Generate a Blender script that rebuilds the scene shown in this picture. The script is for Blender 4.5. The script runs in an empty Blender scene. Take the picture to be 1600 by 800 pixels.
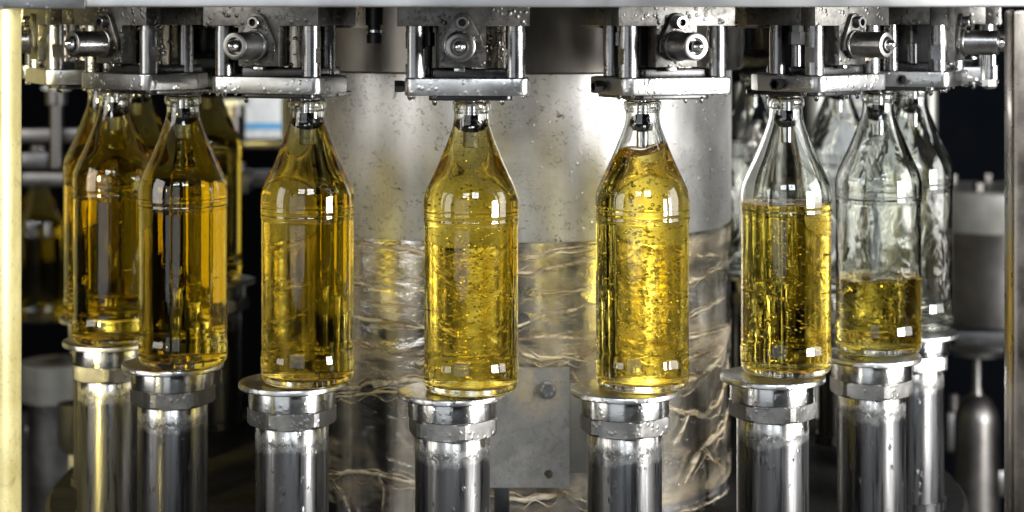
import bpy, bmesh, math, random
from mathutils import Vector, Matrix
R_ = math.radians
sin, cos, pi = math.sin, math.cos, math.pi
scene = bpy.context.scene
COL = scene.collection
random.seed(7)

# ------------------------------------------------------------------ camera
CAM_D, CAM_Z, F_PX, AX, AY = 2.1057, 0.3374, 2922.0, 792.0, 25.0
cam = bpy.data.cameras.new('camera')
camo = bpy.data.objects.new('camera', cam); COL.objects.link(camo)
camo.location = (0, -CAM_D, CAM_Z); camo.rotation_euler = (pi/2, 0, 0)
cam.sensor_width = 36.0
cam.lens = F_PX/1600*36
cam.shift_x = (800-AX)/1600
cam.shift_y = -(400-AY)/1600
cam.clip_start = 0.05; cam.clip_end = 60
cam.dof.use_dof = True
cam.dof.focus_distance = 1.64
cam.dof.aperture_fstop = 5.6
scene.camera = camo

# ------------------------------------------------------------------ world and lamps (indoors: no sun, no sky)
w = bpy.data.worlds.new('World'); scene.world = w; w.use_nodes = True
w.node_tree.nodes['Background'].inputs[0].default_value = (0.66, 0.62, 0.55, 1)
w.node_tree.nodes['Background'].inputs[1].default_value = 0.03

def lamp(name, loc, aim, sx, sy, power, col=(1, 1, 1)):
    l = bpy.data.lights.new(name, 'AREA'); l.shape = 'RECTANGLE'; l.size = sx; l.size_y = sy
    l.energy = power; l.color = col
    o = bpy.data.objects.new(name, l); COL.objects.link(o); o.location = loc
    o.rotation_euler = (Vector(aim)-Vector(loc)).to_track_quat('-Z', 'Y').to_euler()
    return o

# hall windows: each window is a block of panes with dark glazing bars between
def window(cx, cy, cz, aim, nx, ny, pw, ph, gap, power, col):
    q = (Vector(aim)-Vector((cx, cy, cz))).to_track_quat('-Z', 'Y')
    for i in range(nx):
        for j in range(ny):
            off = q @ Vector(((i-(nx-1)/2)*(pw+gap), (j-(ny-1)/2)*(ph+gap), 0))
            p = Vector((cx, cy, cz))+off
            l = bpy.data.lights.new('window_light', 'AREA'); l.shape = 'RECTANGLE'; l.size = pw; l.size_y = ph
            l.energy = power*pw*ph; l.color = col
            o = bpy.data.objects.new('window_light', l); COL.objects.link(o); o.location = p
            o.rotation_euler = q.to_euler()

window(0.85, -4.6, 2.55, (0, 0, 0.2), 2, 2, 0.60, 0.52, 0.09, 88, (0.86, 0.93, 1.0))
window(-0.95, -4.6, 2.55, (0, 0, 0.2), 3, 2, 0.34, 0.40, 0.08, 72, (0.95, 0.97, 1.0))
lamp('side_window_light', (2.6, -0.95, 0.60), (0.05, -0.2, 0.16), 1.4, 1.6, 62, (1.0, 0.985, 0.965))
lamp('side_window_light', (-2.5, -1.70, 0.75), (0, -0.2, 0.12), 1.4, 1.6, 46, (1.0, 0.97, 0.93))
lamp('yellow_back_light', (-1.45, 0.62, 0.36), (-0.4, -0.1, 0.1), 0.9, 1.1, 2.0, (1.0, 0.84, 0.34))
ys = lamp('yellow_side_light', (-1.35, -1.75, 0.42), (-0.56, -0.12, 0.14), 0.24, 0.7, 7.0, (1.0, 0.80, 0.24))
ys.data.spread = R_(16)
lamp('hot_spot_light', (1.90, -1.50, 0.28), (0.11, -0.22, 0.15), 0.75, 0.70, 150, (1.0, 0.985, 0.96))  # added lamp, no window: makes the hot spot on the column
lamp('front_fill_light', (-1.35, -3.7, 0.45), (0, 0, 0.1), 2.4, 1.9, 22, (0.90, 0.95, 1.0))  # added soft fill so collars and rods brighten from the front

scene.view_settings.view_transform = 'Standard'
scene.view_settings.look = 'None'
scene.view_settings.exposure = 0.0
scene.view_settings.gamma = 1.0
cy = scene.cycles
cy.max_bounces = 24; cy.transmission_bounces = 20; cy.glossy_bounces = 8; cy.diffuse_bounces = 3
cy.transparent_max_bounces = 16; cy.volume_bounces = 0
cy.caustics_refractive = True; cy.caustics_reflective = True; cy.blur_glossy = 0.8
cy.sample_clamp_indirect = 6.0
cy.use_denoising = True

# ------------------------------------------------------------------ materials
def nt(name):
    m = bpy.data.materials.new(name); m.use_nodes = True
    t = m.node_tree
    return m, t, t.nodes['Principled BSDF'], t.nodes['Material Output']

def node(t, kind, **kw):
    n = t.nodes.new(kind)
    for k, v in kw.items():
        if k in n.inputs: n.inputs[k].default_value = v
        else: setattr(n, k, v)
    return n

def coords(t, scale=(1, 1, 1), rnd=True):
    tc = node(t, 'ShaderNodeTexCoord')
    mp = node(t, 'ShaderNodeMapping'); mp.inputs['Scale'].default_value = scale
    t.links.new(tc.outputs['Object'], mp.inputs['Vector'])
    if rnd:
        oi = node(t, 'ShaderNodeObjectInfo')
        ml = node(t, 'ShaderNodeMath', operation='MULTIPLY'); ml.inputs[1].default_value = 37.0
        t.links.new(oi.outputs['Random'], ml.inputs[0])
        cb = node(t, 'ShaderNodeCombineXYZ')
        for i in range(3): t.links.new(ml.outputs[0], cb.inputs[i])
        t.links.new(cb.outputs[0], mp.inputs['Location'])
    return mp.outputs[0]

def noise(t, vec, scale, detail=4, rough=0.6, dist=0.0):
    n = node(t, 'ShaderNodeTexNoise'); n.inputs['Scale'].default_value = scale
    n.inputs['Detail'].default_value = detail; n.inputs['Roughness'].default_value = rough
    n.inputs['Distortion'].default_value = dist
    t.links.new(vec, n.inputs['Vector'])
    return n.outputs['Fac']

def ramp(t, fac, stops):
    r = node(t, 'ShaderNodeValToRGB')
    e = r.color_ramp.elements
    while len(e) < len(stops): e.new(0.5)
    for i, (p, c) in enumerate(stops):
        e[i].position = p
        e[i].color = (c, c, c, 1) if not hasattr(c, '__len__') else (*c, 1)
    t.links.new(fac, r.inputs[0])
    return r.outputs[0]

def math_(t, op, a, b=None):
    n = node(t, 'ShaderNodeMath', operation=op)
    for i, v in enumerate((a, b)):
        if v is None: continue
        if hasattr(v, 'links'): t.links.new(v, n.inputs[i])
        else: n.inputs[i].default_value = v
    return n.outputs[0]

def mixc(t, fac, a, b):
    n = node(t, 'ShaderNodeMix', data_type='RGBA')
    for s, v in ((0, fac), (6, a), (7, b)):
        if hasattr(v, 'links'): t.links.new(v, n.inputs[s])
        else: n.inputs[s].default_value = v if s == 0 else (*v, 1)
    return n.outputs[2]

def bump(t, bsdf, h, strength, dist, prev=None):
    b = node(t, 'ShaderNodeBump'); b.inputs['Strength'].default_value = strength
    b.inputs['Distance'].default_value = dist
    t.links.new(h, b.inputs['Height'])
    if prev: t.links.new(prev, b.inputs['Normal'])
    if bsdf: t.links.new(b.outputs[0], bsdf.inputs['Normal'])
    return b.outputs[0]

def turned(t, b, k):
    """lathe-turned metal: fine rings round the axis stretch the highlights along it"""
    b.inputs['Anisotropic'].default_value = k; b.inputs['Anisotropic Rotation'].default_value = 0.25
    tg = node(t, 'ShaderNodeTangent', direction_type='RADIAL', axis='Z')
    t.links.new(tg.outputs[0], b.inputs['Tangent'])

def steel(name, c0, c1, r0, r1, sc=(1, 1, 1), nscale=60, bstr=0.15, wet=0.0, speck=0.0, metallic=1.0, aniso=0.0):
    """worn steel: patchy colour and gloss, fine scratches, optional water beads and pits"""
    m, t, b, o = nt(name)
    v = coords(t, sc)
    n1 = noise(t, v, nscale, 6, 0.65)
    v2 = coords(t)
    n2 = noise(t, v2, nscale*0.35, 5, 0.6, 0.4)
    f = math_(t, 'MULTIPLY', math_(t, 'ADD', n1, n2), 0.5)
    base = mixc(t, ramp(t, f, [(0.36, 0), (0.64, 1)]), c0, c1)
    if speck:
        bl = noise(t, v2, 75, 6, 0.75, 1.4)
        base = mixc(t, math_(t, 'MULTIPLY', ramp(t, bl, [(0.54, 0), (0.64, 1)]), speck*0.75), base, (0.035, 0.032, 0.028))
        sp = noise(t, v2, 330, 3, 0.6)
        base = mixc(t, math_(t, 'MULTIPLY', ramp(t, sp, [(0.62, 0), (0.70, 1)]), speck), base, (0.05, 0.045, 0.035))
    t.links.new(base, b.inputs['Base Color'])
    b.inputs['Metallic'].default_value = metallic
    if aniso: turned(t, b, aniso)
    t.links.new(ramp(t, n2, [(0.3, r0), (0.7, r1)]), b.inputs['Roughness'])
    nrm = bump(t, b, n1, bstr, 0.0006)
    if wet:
        vo = node(t, 'ShaderNodeTexVoronoi'); vo.inputs['Scale'].default_value = 190
        vo.inputs['Randomness'].default_value = 1.0
        t.links.new(v2, vo.inputs['Vector'])
        d = ramp(t, vo.outputs['Distance'], [(0.0, 1.0), (0.42, 0.0)])
        k = ramp(t, noise(t, v2, 70, 3), [(0.47, 0), (0.55, 1)])
        bump(t, b, math_(t, 'MULTIPLY', d, k), wet, 0.003, nrm)
    return m

M = {}
M['plate'] = steel('bright_plate_steel', (0.29, 0.294, 0.294), (0.46, 0.46, 0.455), 0.24, 0.40, nscale=45, bstr=0.08, wet=0.25)
M['block'] = steel('wet_block_steel', (0.05, 0.048, 0.045), (0.15, 0.147, 0.14), 0.28, 0.52, nscale=75, bstr=0.3, wet=0.35, speck=0.9)  # block, rod and pin darkened in colour for the shade under the ring
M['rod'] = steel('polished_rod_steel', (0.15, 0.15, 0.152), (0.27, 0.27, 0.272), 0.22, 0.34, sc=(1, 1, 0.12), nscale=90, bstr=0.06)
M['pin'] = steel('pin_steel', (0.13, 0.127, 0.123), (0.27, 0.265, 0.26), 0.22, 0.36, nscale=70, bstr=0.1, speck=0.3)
M['pintip'] = steel('pin_tip_steel', (0.5, 0.5, 0.5), (0.65, 0.65, 0.65), 0.14, 0.25, nscale=70, bstr=0.05)
M['dark'] = steel('dark_steel', (0.06, 0.06, 0.062), (0.14, 0.138, 0.135), 0.25, 0.45, nscale=40, bstr=0.15)
M['ribbed'] = steel('wet_ribbed_steel', (0.16, 0.14, 0.115), (0.42, 0.38, 0.32), 0.12, 0.3, sc=(1, 1, 0.08), nscale=220, bstr=0.8, wet=0.6)
M['collar'] = steel('turned_collar_steel', (0.32, 0.32, 0.315), (0.48, 0.48, 0.475), 0.16, 0.30, sc=(0.3, 0.3, 1), nscale=70, bstr=0.05, wet=0.08, aniso=0.6)
M['nut'] = steel('nut_steel', (0.18, 0.177, 0.17), (0.34, 0.335, 0.325), 0.3, 0.46, nscale=60, bstr=0.1, wet=0.2, speck=0.2)
M['beam'] = steel('beam_steel', (0.62, 0.63, 0.65), (0.78, 0.79, 0.80), 0.28, 0.42, sc=(0.25, 1, 1), nscale=25, bstr=0.1)
M['dimsteel'] = steel('dim_worn_steel', (0.05, 0.047, 0.044), (0.12, 0.115, 0.11), 0.3, 0.45, nscale=20, bstr=0.1)
M['drum'] = steel('drum_steel', (0.09, 0.08, 0.068), (0.22, 0.21, 0.195), 0.24, 0.36, sc=(1, 1, 0.3), nscale=14, bstr=0.04)
M['postr'] = steel('brown_post_steel', (0.11, 0.095, 0.078), (0.25, 0.22, 0.185), 0.22, 0.36, sc=(1, 1, 0.15), nscale=60, bstr=0.15, speck=0.3)

def lift_mat():
    m, t, b, o = nt('lift_rod_steel')
    v = coords(t)
    tc = node(t, 'ShaderNodeTexCoord'); sep = node(t, 'ShaderNodeSeparateXYZ')
    t.links.new(tc.outputs['Object'], sep.inputs[0])
    z = sep.outputs[2]
    n = noise(t, v, 60, 6, 0.7)
    vs = coords(t, (1, 1, 0.05)); ns = noise(t, vs, 260, 5, 0.65)
    # tarnish below an uneven line (z about -0.055) with a smeared black tide mark on it
    zz = math_(t, 'ADD', z, math_(t, 'MULTIPLY', math_(t, 'SUBTRACT', n, 0.5), 0.030))
    tar = node(t, 'ShaderNodeMapRange'); tar.inputs['From Min'].default_value = -0.043; tar.inputs['From Max'].default_value = -0.057
    t.links.new(zz, tar.inputs['Value'])
    base = mixc(t, tar.outputs[0], (0.36, 0.355, 0.345), (0.045, 0.045, 0.046))
    base = mixc(t, math_(t, 'MULTIPLY', ramp(t, ns, [(0.45, 0), (0.75, 1)]), 0.55), base, (0.018, 0.018, 0.018))
    tide = math_(t, 'SUBTRACT', 1.0, math_(t, 'MULTIPLY', math_(t, 'ABSOLUTE', math_(t, 'ADD', zz, 0.048)), 110.0))
    n3 = noise(t, v, 190, 5, 0.75, 1.0)
    tm = math_(t, 'MULTIPLY', math_(t, 'MAXIMUM', tide, 0.0), ramp(t, n3, [(0.40, 0), (0.50, 1)]))
    base = mixc(t, tm, base, (0.02, 0.02, 0.018))
    t.links.new(base, b.inputs['Base Color'])
    dirt = math_(t, 'MAXIMUM', tm, math_(t, 'MULTIPLY', tar.outputs[0], math_(t, 'ADD', 0.06, math_(t, 'MULTIPLY', ramp(t, ns, [(0.42, 0), (0.62, 1)]), 0.34))))
    t.links.new(math_(t, 'SUBTRACT', 1.0, dirt), b.inputs['Metallic'])
    turned(t, b, 0.7)
    t.links.new(math_(t, 'ADD', ramp(t, ns, [(0.3, 0.22), (0.7, 0.36)]), math_(t, 'MULTIPLY', dirt, 0.25)), b.inputs['Roughness'])
    nr = bump(t, b, ns, 0.12, 0.0006)
    vo = node(t, 'ShaderNodeTexVoronoi'); vo.inputs['Scale'].default_value = 150
    t.links.new(coords(t, (1, 1, 0.5)), vo.inputs['Vector'])
    bump(t, b, math_(t, 'MULTIPLY', ramp(t, vo.outputs['Distance'], [(0, 1), (0.35, 0)]), ramp(t, n, [(0.55, 0), (0.62, 1)])), 0.4, 0.002, nr)
    return m
M['lift'] = lift_mat()

def column_mat():
    m, t, b, o = nt('column_steel')
    v = coords(t, rnd=False)
    n1 = noise(t, v, 9, 6, 0.6, 0.5); n2 = noise(t, v, 120, 5, 0.7)
    base = mixc(t, ramp(t, n1, [(0.35, 0), (0.65, 1)]), (0.56, 0.556, 0.55), (0.80, 0.796, 0.79))
    # pits, dark flecks and short scratches
    sp = noise(t, coords(t, (1, 1, 1.4), False), 165, 4, 0.7, 1.2)
    patch = ramp(t, noise(t, v, 16, 4, 0.6), [(0.42, 0.08), (0.62, 1.0)])
    base = mixc(t, math_(t, 'MULTIPLY', math_(t, 'MULTIPLY', ramp(t, sp, [(0.575, 0), (0.62, 1)]), patch), 0.9), base, (0.09, 0.08, 0.065))
    sm = noise(t, coords(t, (1, 1, 0.5), False), 38, 6, 0.75, 2.0)
    base = mixc(t, math_(t, 'MULTIPLY', ramp(t, sm, [(0.56, 0), (0.70, 1)]), 0.35), base, (0.30, 0.27, 0.23))
    sc2 = noise(t, coords(t, (1, 1, 0.03), False), 55, 3, 0.5)
    base = mixc(t, math_(t, 'MULTIPLY', ramp(t, sc2, [(0.5, 0), (0.8, 1)]), 0.35), base, (0.36, 0.33, 0.30))
    t.links.new(base, b.inputs['Base Color'])
    b.inputs['Metallic'].default_value = 0.84; turned(t, b, 0.6)
    t.links.new(ramp(t, n1, [(0.3, 0.28), (0.7, 0.44)]), b.inputs['Roughness'])
    bump(t, b, math_(t, 'ADD', n2, math_(t, 'MULTIPLY', sp, 0.6)), 0.16, 0.0008)
    return m
M['column'] = column_mat()

def core_mat():
    m, t, b, o = nt('core_steel')
    v = coords(t, (1, 1, 0.12), False)
    n = noise(t, v, 22, 5, 0.6, 0.3)
    t.links.new(ramp(t, n, [(0.38, (0.07, 0.066, 0.06)), (0.46, (0.46, 0.45, 0.44)), (0.55, (0.86, 0.86, 0.86))]), b.inputs['Base Color'])  # upright light and dark streaks painted in as the core's reflections
    b.inputs['Metallic'].default_value = 0.95; b.inputs['Roughness'].default_value = 0.24
    turned(t, b, 0.6)
    bump(t, b, n, 0.2, 0.004)
    return m
M['core'] = core_mat()

def film_mat():
    m, t, b, o = nt('crumpled_clear_film')
    v = coords(t, (1, 1, 1.9), False)
    n1 = noise(t, v, 17, 5, 0.6, 1.2)
    n2 = noise(t, coords(t, (0.5, 0.5, 3), False), 14, 5, 0.6, 0.8)
    tan = ramp(t, math_(t, 'MULTIPLY', math_(t, 'ADD', n1, n2), 0.5), [(0.40, (0.70, 0.66, 0.58)), (0.54, (0.58, 0.50, 0.37)), (0.66, (0.24, 0.17, 0.10))])
    t.links.new(tan, b.inputs['Base Color'])
    b.inputs['Roughness'].default_value = 0.2; b.inputs['Specular IOR Level'].default_value = 0.7
    h = math_(t, 'ADD', n1, math_(t, 'MULTIPLY', noise(t, v, 75, 4, 0.6, 2.0), 0.4))
    nr = bump(t, b, h, 0.14, 0.006)
    tr = node(t, 'ShaderNodeBsdfTransparent'); tr.inputs[0].default_value = (0.92, 0.89, 0.82, 1)
    gl = node(t, 'ShaderNodeBsdfGlossy'); gl.inputs['Roughness'].default_value = 0.12
    t.links.new(nr, gl.inputs['Normal'])
    m1 = node(t, 'ShaderNodeMixShader'); m1.inputs[0].default_value = 0.24
    t.links.new(tr.outputs[0], m1.inputs[1]); t.links.new(gl.outputs[0], m1.inputs[2])
    mx = node(t, 'ShaderNodeMixShader')
    # grime gathers in uneven bands round the column
    tc = node(t, 'ShaderNodeTexCoord'); sp = node(t, 'ShaderNodeSeparateXYZ'); t.links.new(tc.outputs['Object'], sp.inputs[0])
    band = ramp(t, math_(t, 'MULTIPLY', sp.outputs[2], 3.5), [(0.0, 0.5), (0.12, 0.5), (0.22, 0.1), (0.40, 0.15), (0.52, 0.75), (0.60, 0.8), (0.68, 0.2), (0.86, 0.2), (0.95, 0.75), (1.0, 0.6)])
    cov = math_(t, 'ADD', math_(t, 'MULTIPLY', math_(t, 'ADD', n1, n2), 0.5), math_(t, 'MULTIPLY', math_(t, 'SUBTRACT', band, 0.35), 0.16))
    cover = ramp(t, cov, [(0.49, 0.0), (0.57, 0.16), (0.68, 0.7)])
    t.links.new(cover, mx.inputs[0]); t.links.new(m1.outputs[0], mx.inputs[1]); t.links.new(b.outputs[0], mx.inputs[2])
    t.links.new(mx.outputs[0], o.inputs['Surface'])
    return m
M['film'] = film_mat()

def fold_mat():
    m, t, b, o = nt('tan_film_fold')
    v = coords(t, (1, 1, 1))
    n = noise(t, v, 26, 4, 0.6, 1.0)
    n2 = noise(t, coords(t, (1, 1, 5)), 16, 4, 0.6, 0.8)
    t.links.new(ramp(t, n2, [(0.34, (0.15, 0.10, 0.05)), (0.46, (0.46, 0.37, 0.23)), (0.60, (0.74, 0.67, 0.53))]), b.inputs['Base Color'])
    b.inputs['Roughness'].default_value = 0.14; b.inputs['Transmission Weight'].default_value = 0.2
    b.inputs['IOR'].default_value = 1.45
    bump(t, b, math_(t, 'ADD', n, n2), 0.5, 0.003)
    tr = node(t, 'ShaderNodeBsdfTransparent'); mx = node(t, 'ShaderNodeMixShader')
    t.links.new(ramp(t, n, [(0.34, 0.12), (0.54, 0.9)]), mx.inputs[0])
    t.links.new(tr.outputs[0], mx.inputs[1]); t.links.new(b.outputs[0], mx.inputs[2]); t.links.new(mx.outputs[0], o.inputs['Surface'])
    return m
M['fold'] = fold_mat()

def plain(name, col, rough, metallic=0.0, bs=0.1, ns=60, spec=0.5):
    m, t, b, o = nt(name)
    n = noise(t, coords(t), ns, 5, 0.65)
    c2 = tuple(c*0.72 for c in col)
    t.links.new(mixc(t, ramp(t, n, [(0.35, 0), (0.65, 1)]), c2, col), b.inputs['Base Color'])
    t.links.new(ramp(t, n, [(0.3, rough*0.75), (0.7, min(1, rough*1.25))]), b.inputs['Roughness'])
    b.inputs['Metallic'].default_value = metallic; b.inputs['Specular IOR Level'].default_value = spec
    bump(t, b, n, bs, 0.0008)
    return m
M['rubber'] = plain('black_rubber', (0.008, 0.008, 0.009), 0.28)
M['spreader'] = plain('black_spreader_rubber', (0.004, 0.005, 0.009), 0.06, bs=0.02, spec=0.8)
M['black'] = plain('black_metal', (0.015, 0.015, 0.016), 0.35, 0.3)
M['cream'] = steel('yellowed_post_steel', (0.20, 0.165, 0.05), (0.37, 0.33, 0.16), 0.26, 0.40, sc=(1, 1, 0.10), nscale=40, bstr=0.08, speck=0.5, metallic=0.15)
M['coverplate'] = steel('grey_cover_plate', (0.17, 0.17, 0.168), (0.30, 0.297, 0.29), 0.30, 0.46, nscale=30, bstr=0.12, speck=0.4, wet=0.04, metallic=0.5)
def stain(m, centre, rad, col, amount):
    """dried drink residue round a point of the part"""
    t = m.node_tree; b = t.nodes['Principled BSDF']
    src = b.inputs['Base Color'].links[0].from_socket
    v = coords(t, rnd=False)
    n = noise(t, v, 40, 6, 0.7, 0.2)
    tc = node(t, 'ShaderNodeTexCoord'); d = node(t, 'ShaderNodeVectorMath', operation='DISTANCE')
    t.links.new(tc.outputs['Object'], d.inputs[0]); d.inputs[1].default_value = centre
    f = math_(t, 'SUBTRACT', 1.0, math_(t, 'DIVIDE', d.outputs['Value'], rad))
    f = math_(t, 'MULTIPLY', math_(t, 'MAXIMUM', f, 0.0), ramp(t, n, [(0.44, 0), (0.56, 1)]))
    t.links.new(mixc(t, math_(t, 'MINIMUM', math_(t, 'MULTIPLY', f, amount), 0.9), src, col), b.inputs['Base Color'])
stain(M['coverplate'], (0.010, 0, 0.098), 0.036, (0.40, 0.34, 0.23), 1.3)
stain(M['coverplate'], (0.0, 0, 0.02), 0.06, (0.13, 0.127, 0.12), 0.6)
M['table'] = plain('dark_table_metal', (0.007, 0.007, 0.007), 0.6, 0.0, 0.3, 20, spec=0.15)
M['floor'] = plain('concrete_hall_floor', (0.15, 0.147, 0.14), 0.6, 0, 0.1, 3, spec=0.2)
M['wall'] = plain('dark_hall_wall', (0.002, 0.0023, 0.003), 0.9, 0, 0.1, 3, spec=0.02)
M['navy'] = plain('navy_machine_paint', (0.0012, 0.0018, 0.003), 0.9, 0, 0.1, 9, spec=0.02)
M['white'] = plain('white_sign_paint', (0.52, 0.54, 0.54), 0.5)
M['greypaint'] = plain('grey_panel_paint', (0.22, 0.23, 0.25), 0.5)
M['blue'] = plain('blue_sign_paint', (0.05, 0.26, 0.50), 0.5)
M['palemetal'] = plain('pale_band_metal', (0.24, 0.24, 0.22), 0.45, 0.7, 0.25, 18)
M['greysteel'] = plain('grey_background_steel', (0.16, 0.15, 0.145), 0.35, 0.9, 0.2, 14)

def glass_mat(name, wet=0.0, rough=0.0, col=(0.985, 0.992, 0.98)):
    m, t, b, o = nt(name)
    t.nodes.remove(b)
    g = node(t, 'ShaderNodeBsdfGlass'); g.inputs['IOR'].default_value = 1.5
    g.inputs['Color'].default_value = (*col, 1); g.inputs['Roughness'].default_value = rough
    v = coords(t, (1, 1, 0.35))
    h = noise(t, v, 34, 2, 0.4)
    nr = bump(t, None, h, 0.10, 0.002)
    if wet:
        v2 = coords(t, (1, 1, 0.55))
        inner = node(t, 'ShaderNodeAttribute', attribute_name='inner')
        h2 = math_(t, 'MULTIPLY', noise(t, v2, 36, 2, 0.4, 1.0), inner.outputs['Fac'])
        nr = bump(t, None, h2, wet, 0.010, nr)
    t.links.new(nr, g.inputs['Normal'])
    t.links.new(g.outputs[0], o.inputs['Surface'])
    return m
M['glass'] = glass_mat('clear_bottle_glass')
M['glasswet'] = glass_mat('clear_bottle_glass_wet_inside', wet=0.14)

def liquid_mat(name, turb=0.0):
    m, t, b, o = nt(name)
    t.nodes.remove(b)
    g = node(t, 'ShaderNodeBsdfGlass')
    a = node(t, 'ShaderNodeAttribute', attribute_name='ior')
    t.links.new(a.outputs['Fac'], g.inputs['IOR'])
    h = noise(t, coords(t), 55, 3, 0.5, 1.0)
    t.links.new(bump(t, None, h, 0.05+turb, 0.006), g.inputs['Normal'])
    t.links.new(g.outputs[0], o.inputs['Surface'])
    ab = node(t, 'ShaderNodeVolumeAbsorption')
    ab.inputs['Density'].default_value = 44
    ab.inputs['Color'].default_value = (0.963, 0.884, 0.26, 1)
    t.links.new(ab.outputs[0], o.inputs['Volume'])
    return m
M['liquid'] = liquid_mat('amber_drink')
M['liquidturb'] = liquid_mat('amber_drink_splashing', 0.4)

def simple_glass(name, ior, col=(1, 1, 1)):
    m, t, b, o = nt(name); t.nodes.remove(b)
    g = node(t, 'ShaderNodeBsdfGlass'); g.inputs['IOR'].default_value = ior; g.inputs['Color'].default_value = (*col, 1)
    t.links.new(g.outputs[0], o.inputs['Surface'])
    return m
M['bubble'] = simple_glass('gas_bubble', 1/1.35)
M['water'] = simple_glass('water_drop', 1.33)

# ------------------------------------------------------------------ mesh helpers
def link(name, me, mat, parent=None, smooth=True, angle=35):
    if mat is not None and not me.materials: me.materials.append(mat)
    if smooth:
        me.polygons.foreach_set('use_smooth', [True]*len(me.polygons))
        me.set_sharp_from_angle(angle=R_(angle))
    o = bpy.data.objects.new(name, me); COL.objects.link(o)
    if parent: o.parent = parent
    return o

def pyd(name, V, F):
    me = bpy.data.meshes.new(name); me.from_pydata(V, [], F); me.update(); return me

def lathe_data(prof, n=48, closed_ends=True, axis='z', c=(0, 0, 0), rfun=None):
    """prof: list of (r, h) from one end to the other; r=0 ends become a pole"""
    V, F, rows = [], [], []
    for r, h in prof:
        if r < 1e-7:
            rows.append([len(V)]); V.append((0, 0, h))
        else:
            row = []
            for i in range(n):
                a = 2*pi*i/n
                rr = r if rfun is None else rfun(r, h, a)
                row.append(len(V)); V.append((rr*cos(a), rr*sin(a), h))
            rows.append(row)
    for A, B in zip(rows, rows[1:]):
        if len(A) == 1 and len(B) == 1: continue
        for i in range(n):
            j = (i+1) % n
            if len(A) == 1: F.append((A[0], B[j], B[i]))
            elif len(B) == 1: F.append((A[i], A[j], B[0]))
            else: F.append((A[i], A[j], B[j], B[i]))
    if axis == '-y': V = [(x, -z, y) for x, y, z in V]
    if axis == 'x': V = [(z, x, y) for x, y, z in V]
    V = [(x+c[0], y+c[1], z+c[2]) for x, y, z in V]
    return V, F

def fixn(me):
    bm = bmesh.new(); bm.from_mesh(me); bmesh.ops.recalc_face_normals(bm, faces=bm.faces); bm.to_mesh(me); bm.free(); return me

def lathe(name, prof, mat, parent=None, n=48, axis='z', c=(0, 0, 0), rfun=None, angle=35):
    return link(name, fixn(pyd(name, *lathe_data(prof, n, axis=axis, c=c, rfun=rfun))), mat, parent, angle=angle)

def box_bm(bm, x0, x1, y0, y1, z0, z1, bev=0.0006, seg=2):
    r = bmesh.ops.create_cube(bm, size=1)
    vs = r['verts']
    for v in vs:
        v.co = Vector((x0+(v.co.x+.5)*(x1-x0), y0+(v.co.y+.5)*(y1-y0), z0+(v.co.z+.5)*(z1-z0)))
    if bev:
        es = {e for v in vs for e in v.link_edges}
        bmesh.ops.bevel(bm, geom=list(es), offset=bev, segments=seg, profile=0.5, affect='EDGES')

def box(name, x0, x1, y0, y1, z0, z1, mat, parent=None, bev=0.0006):
    bm = bmesh.new(); box_bm(bm, x0, x1, y0, y1, z0, z1, bev)
    me = bpy.data.meshes.new(name); bm.to_mesh(me); bm.free()
    return link(name, me, mat, parent)

def prism_bm(bm, poly, a0, a1, plane='xy', bev=0.0007):
    """extrude polygon; plane 'xy' -> along z, 'xz' -> along y"""
    def P(p, a): return (p[0], p[1], a) if plane == 'xy' else (p[0], a, p[1])
    v0 = [bm.verts.new(P(p, a0)) for p in poly]; v1 = [bm.verts.new(P(p, a1)) for p in poly]
    n = len(poly)
    fs = [bm.faces.new(v0), bm.faces.new(v1)]
    for i in range(n):
        fs.append(bm.faces.new((v0[i], v0[(i+1) % n], v1[(i+1) % n], v1[i])))
    bmesh.ops.recalc_face_normals(bm, faces=fs)
    if bev:
        es = [e for f in fs[:2] for e in f.edges]
        bmesh.ops.bevel(bm, geom=es, offset=bev, segments=2, profile=0.5, affect='EDGES')

def prism(name, poly, a0, a1, mat, parent=None, plane='xy', bev=0.0007):
    bm = bmesh.new(); prism_bm(bm, poly, a0, a1, plane, bev)
    bmesh.ops.recalc_face_normals(bm, faces=bm.faces)
    me = bpy.data.meshes.new(name); bm.to_mesh(me); bm.free()
    return link(name, me, mat, parent)

def round_poly(pts, r, seg=6):
    out = []; n = len(pts)
    for i in range(n):
        p, a, b = Vector(pts[i]), Vector(pts[i-1]), Vector(pts[(i+1) % n])
        rr = r[i] if hasattr(r, '__len__') else r
        if rr <= 0: out.append(tuple(p)); continue
        u = (a-p).normalized(); v = (b-p).normalized()
        h = math.acos(max(-1, min(1, u.dot(v))))/2
        d = rr/math.tan(h)
        c = p+(u+v).normalized()*rr/sin(h)
        s, e = p+u*d-c, p+v*d-c
        a0 = math.atan2(s.y, s.x); a1 = math.atan2(e.y, e.x)
        da = (a1-a0+pi) % (2*pi)-pi
        for k in range(seg+1):
            t = a0+da*k/seg; out.append((c.x+rr*cos(t), c.y+rr*sin(t)))
    return out

def drops_mesh(name, items, sub=1):
    """items: (centre, rx, ry, rz, basis or None) -> many small ellipsoids in one mesh"""
    tb = bmesh.new(); bmesh.ops.create_icosphere(tb, subdivisions=sub, radius=1)
    tv = [v.co.copy() for v in tb.verts]; tf = [[v.index for v in f.verts] for f in tb.faces]; tb.free()
    V, F = [], []
    for c, rx, ry, rz, B in items:
        o = len(V)
        for v in tv:
            p = Vector((v.x*rx, v.y*ry, v.z*rz))
            if B is not None: p = B @ p
            V.append((c[0]+p.x, c[1]+p.y, c[2]+p.z))
        F += [[o+i for i in f] for f in tf]
    return pyd(name, V, F)

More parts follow.
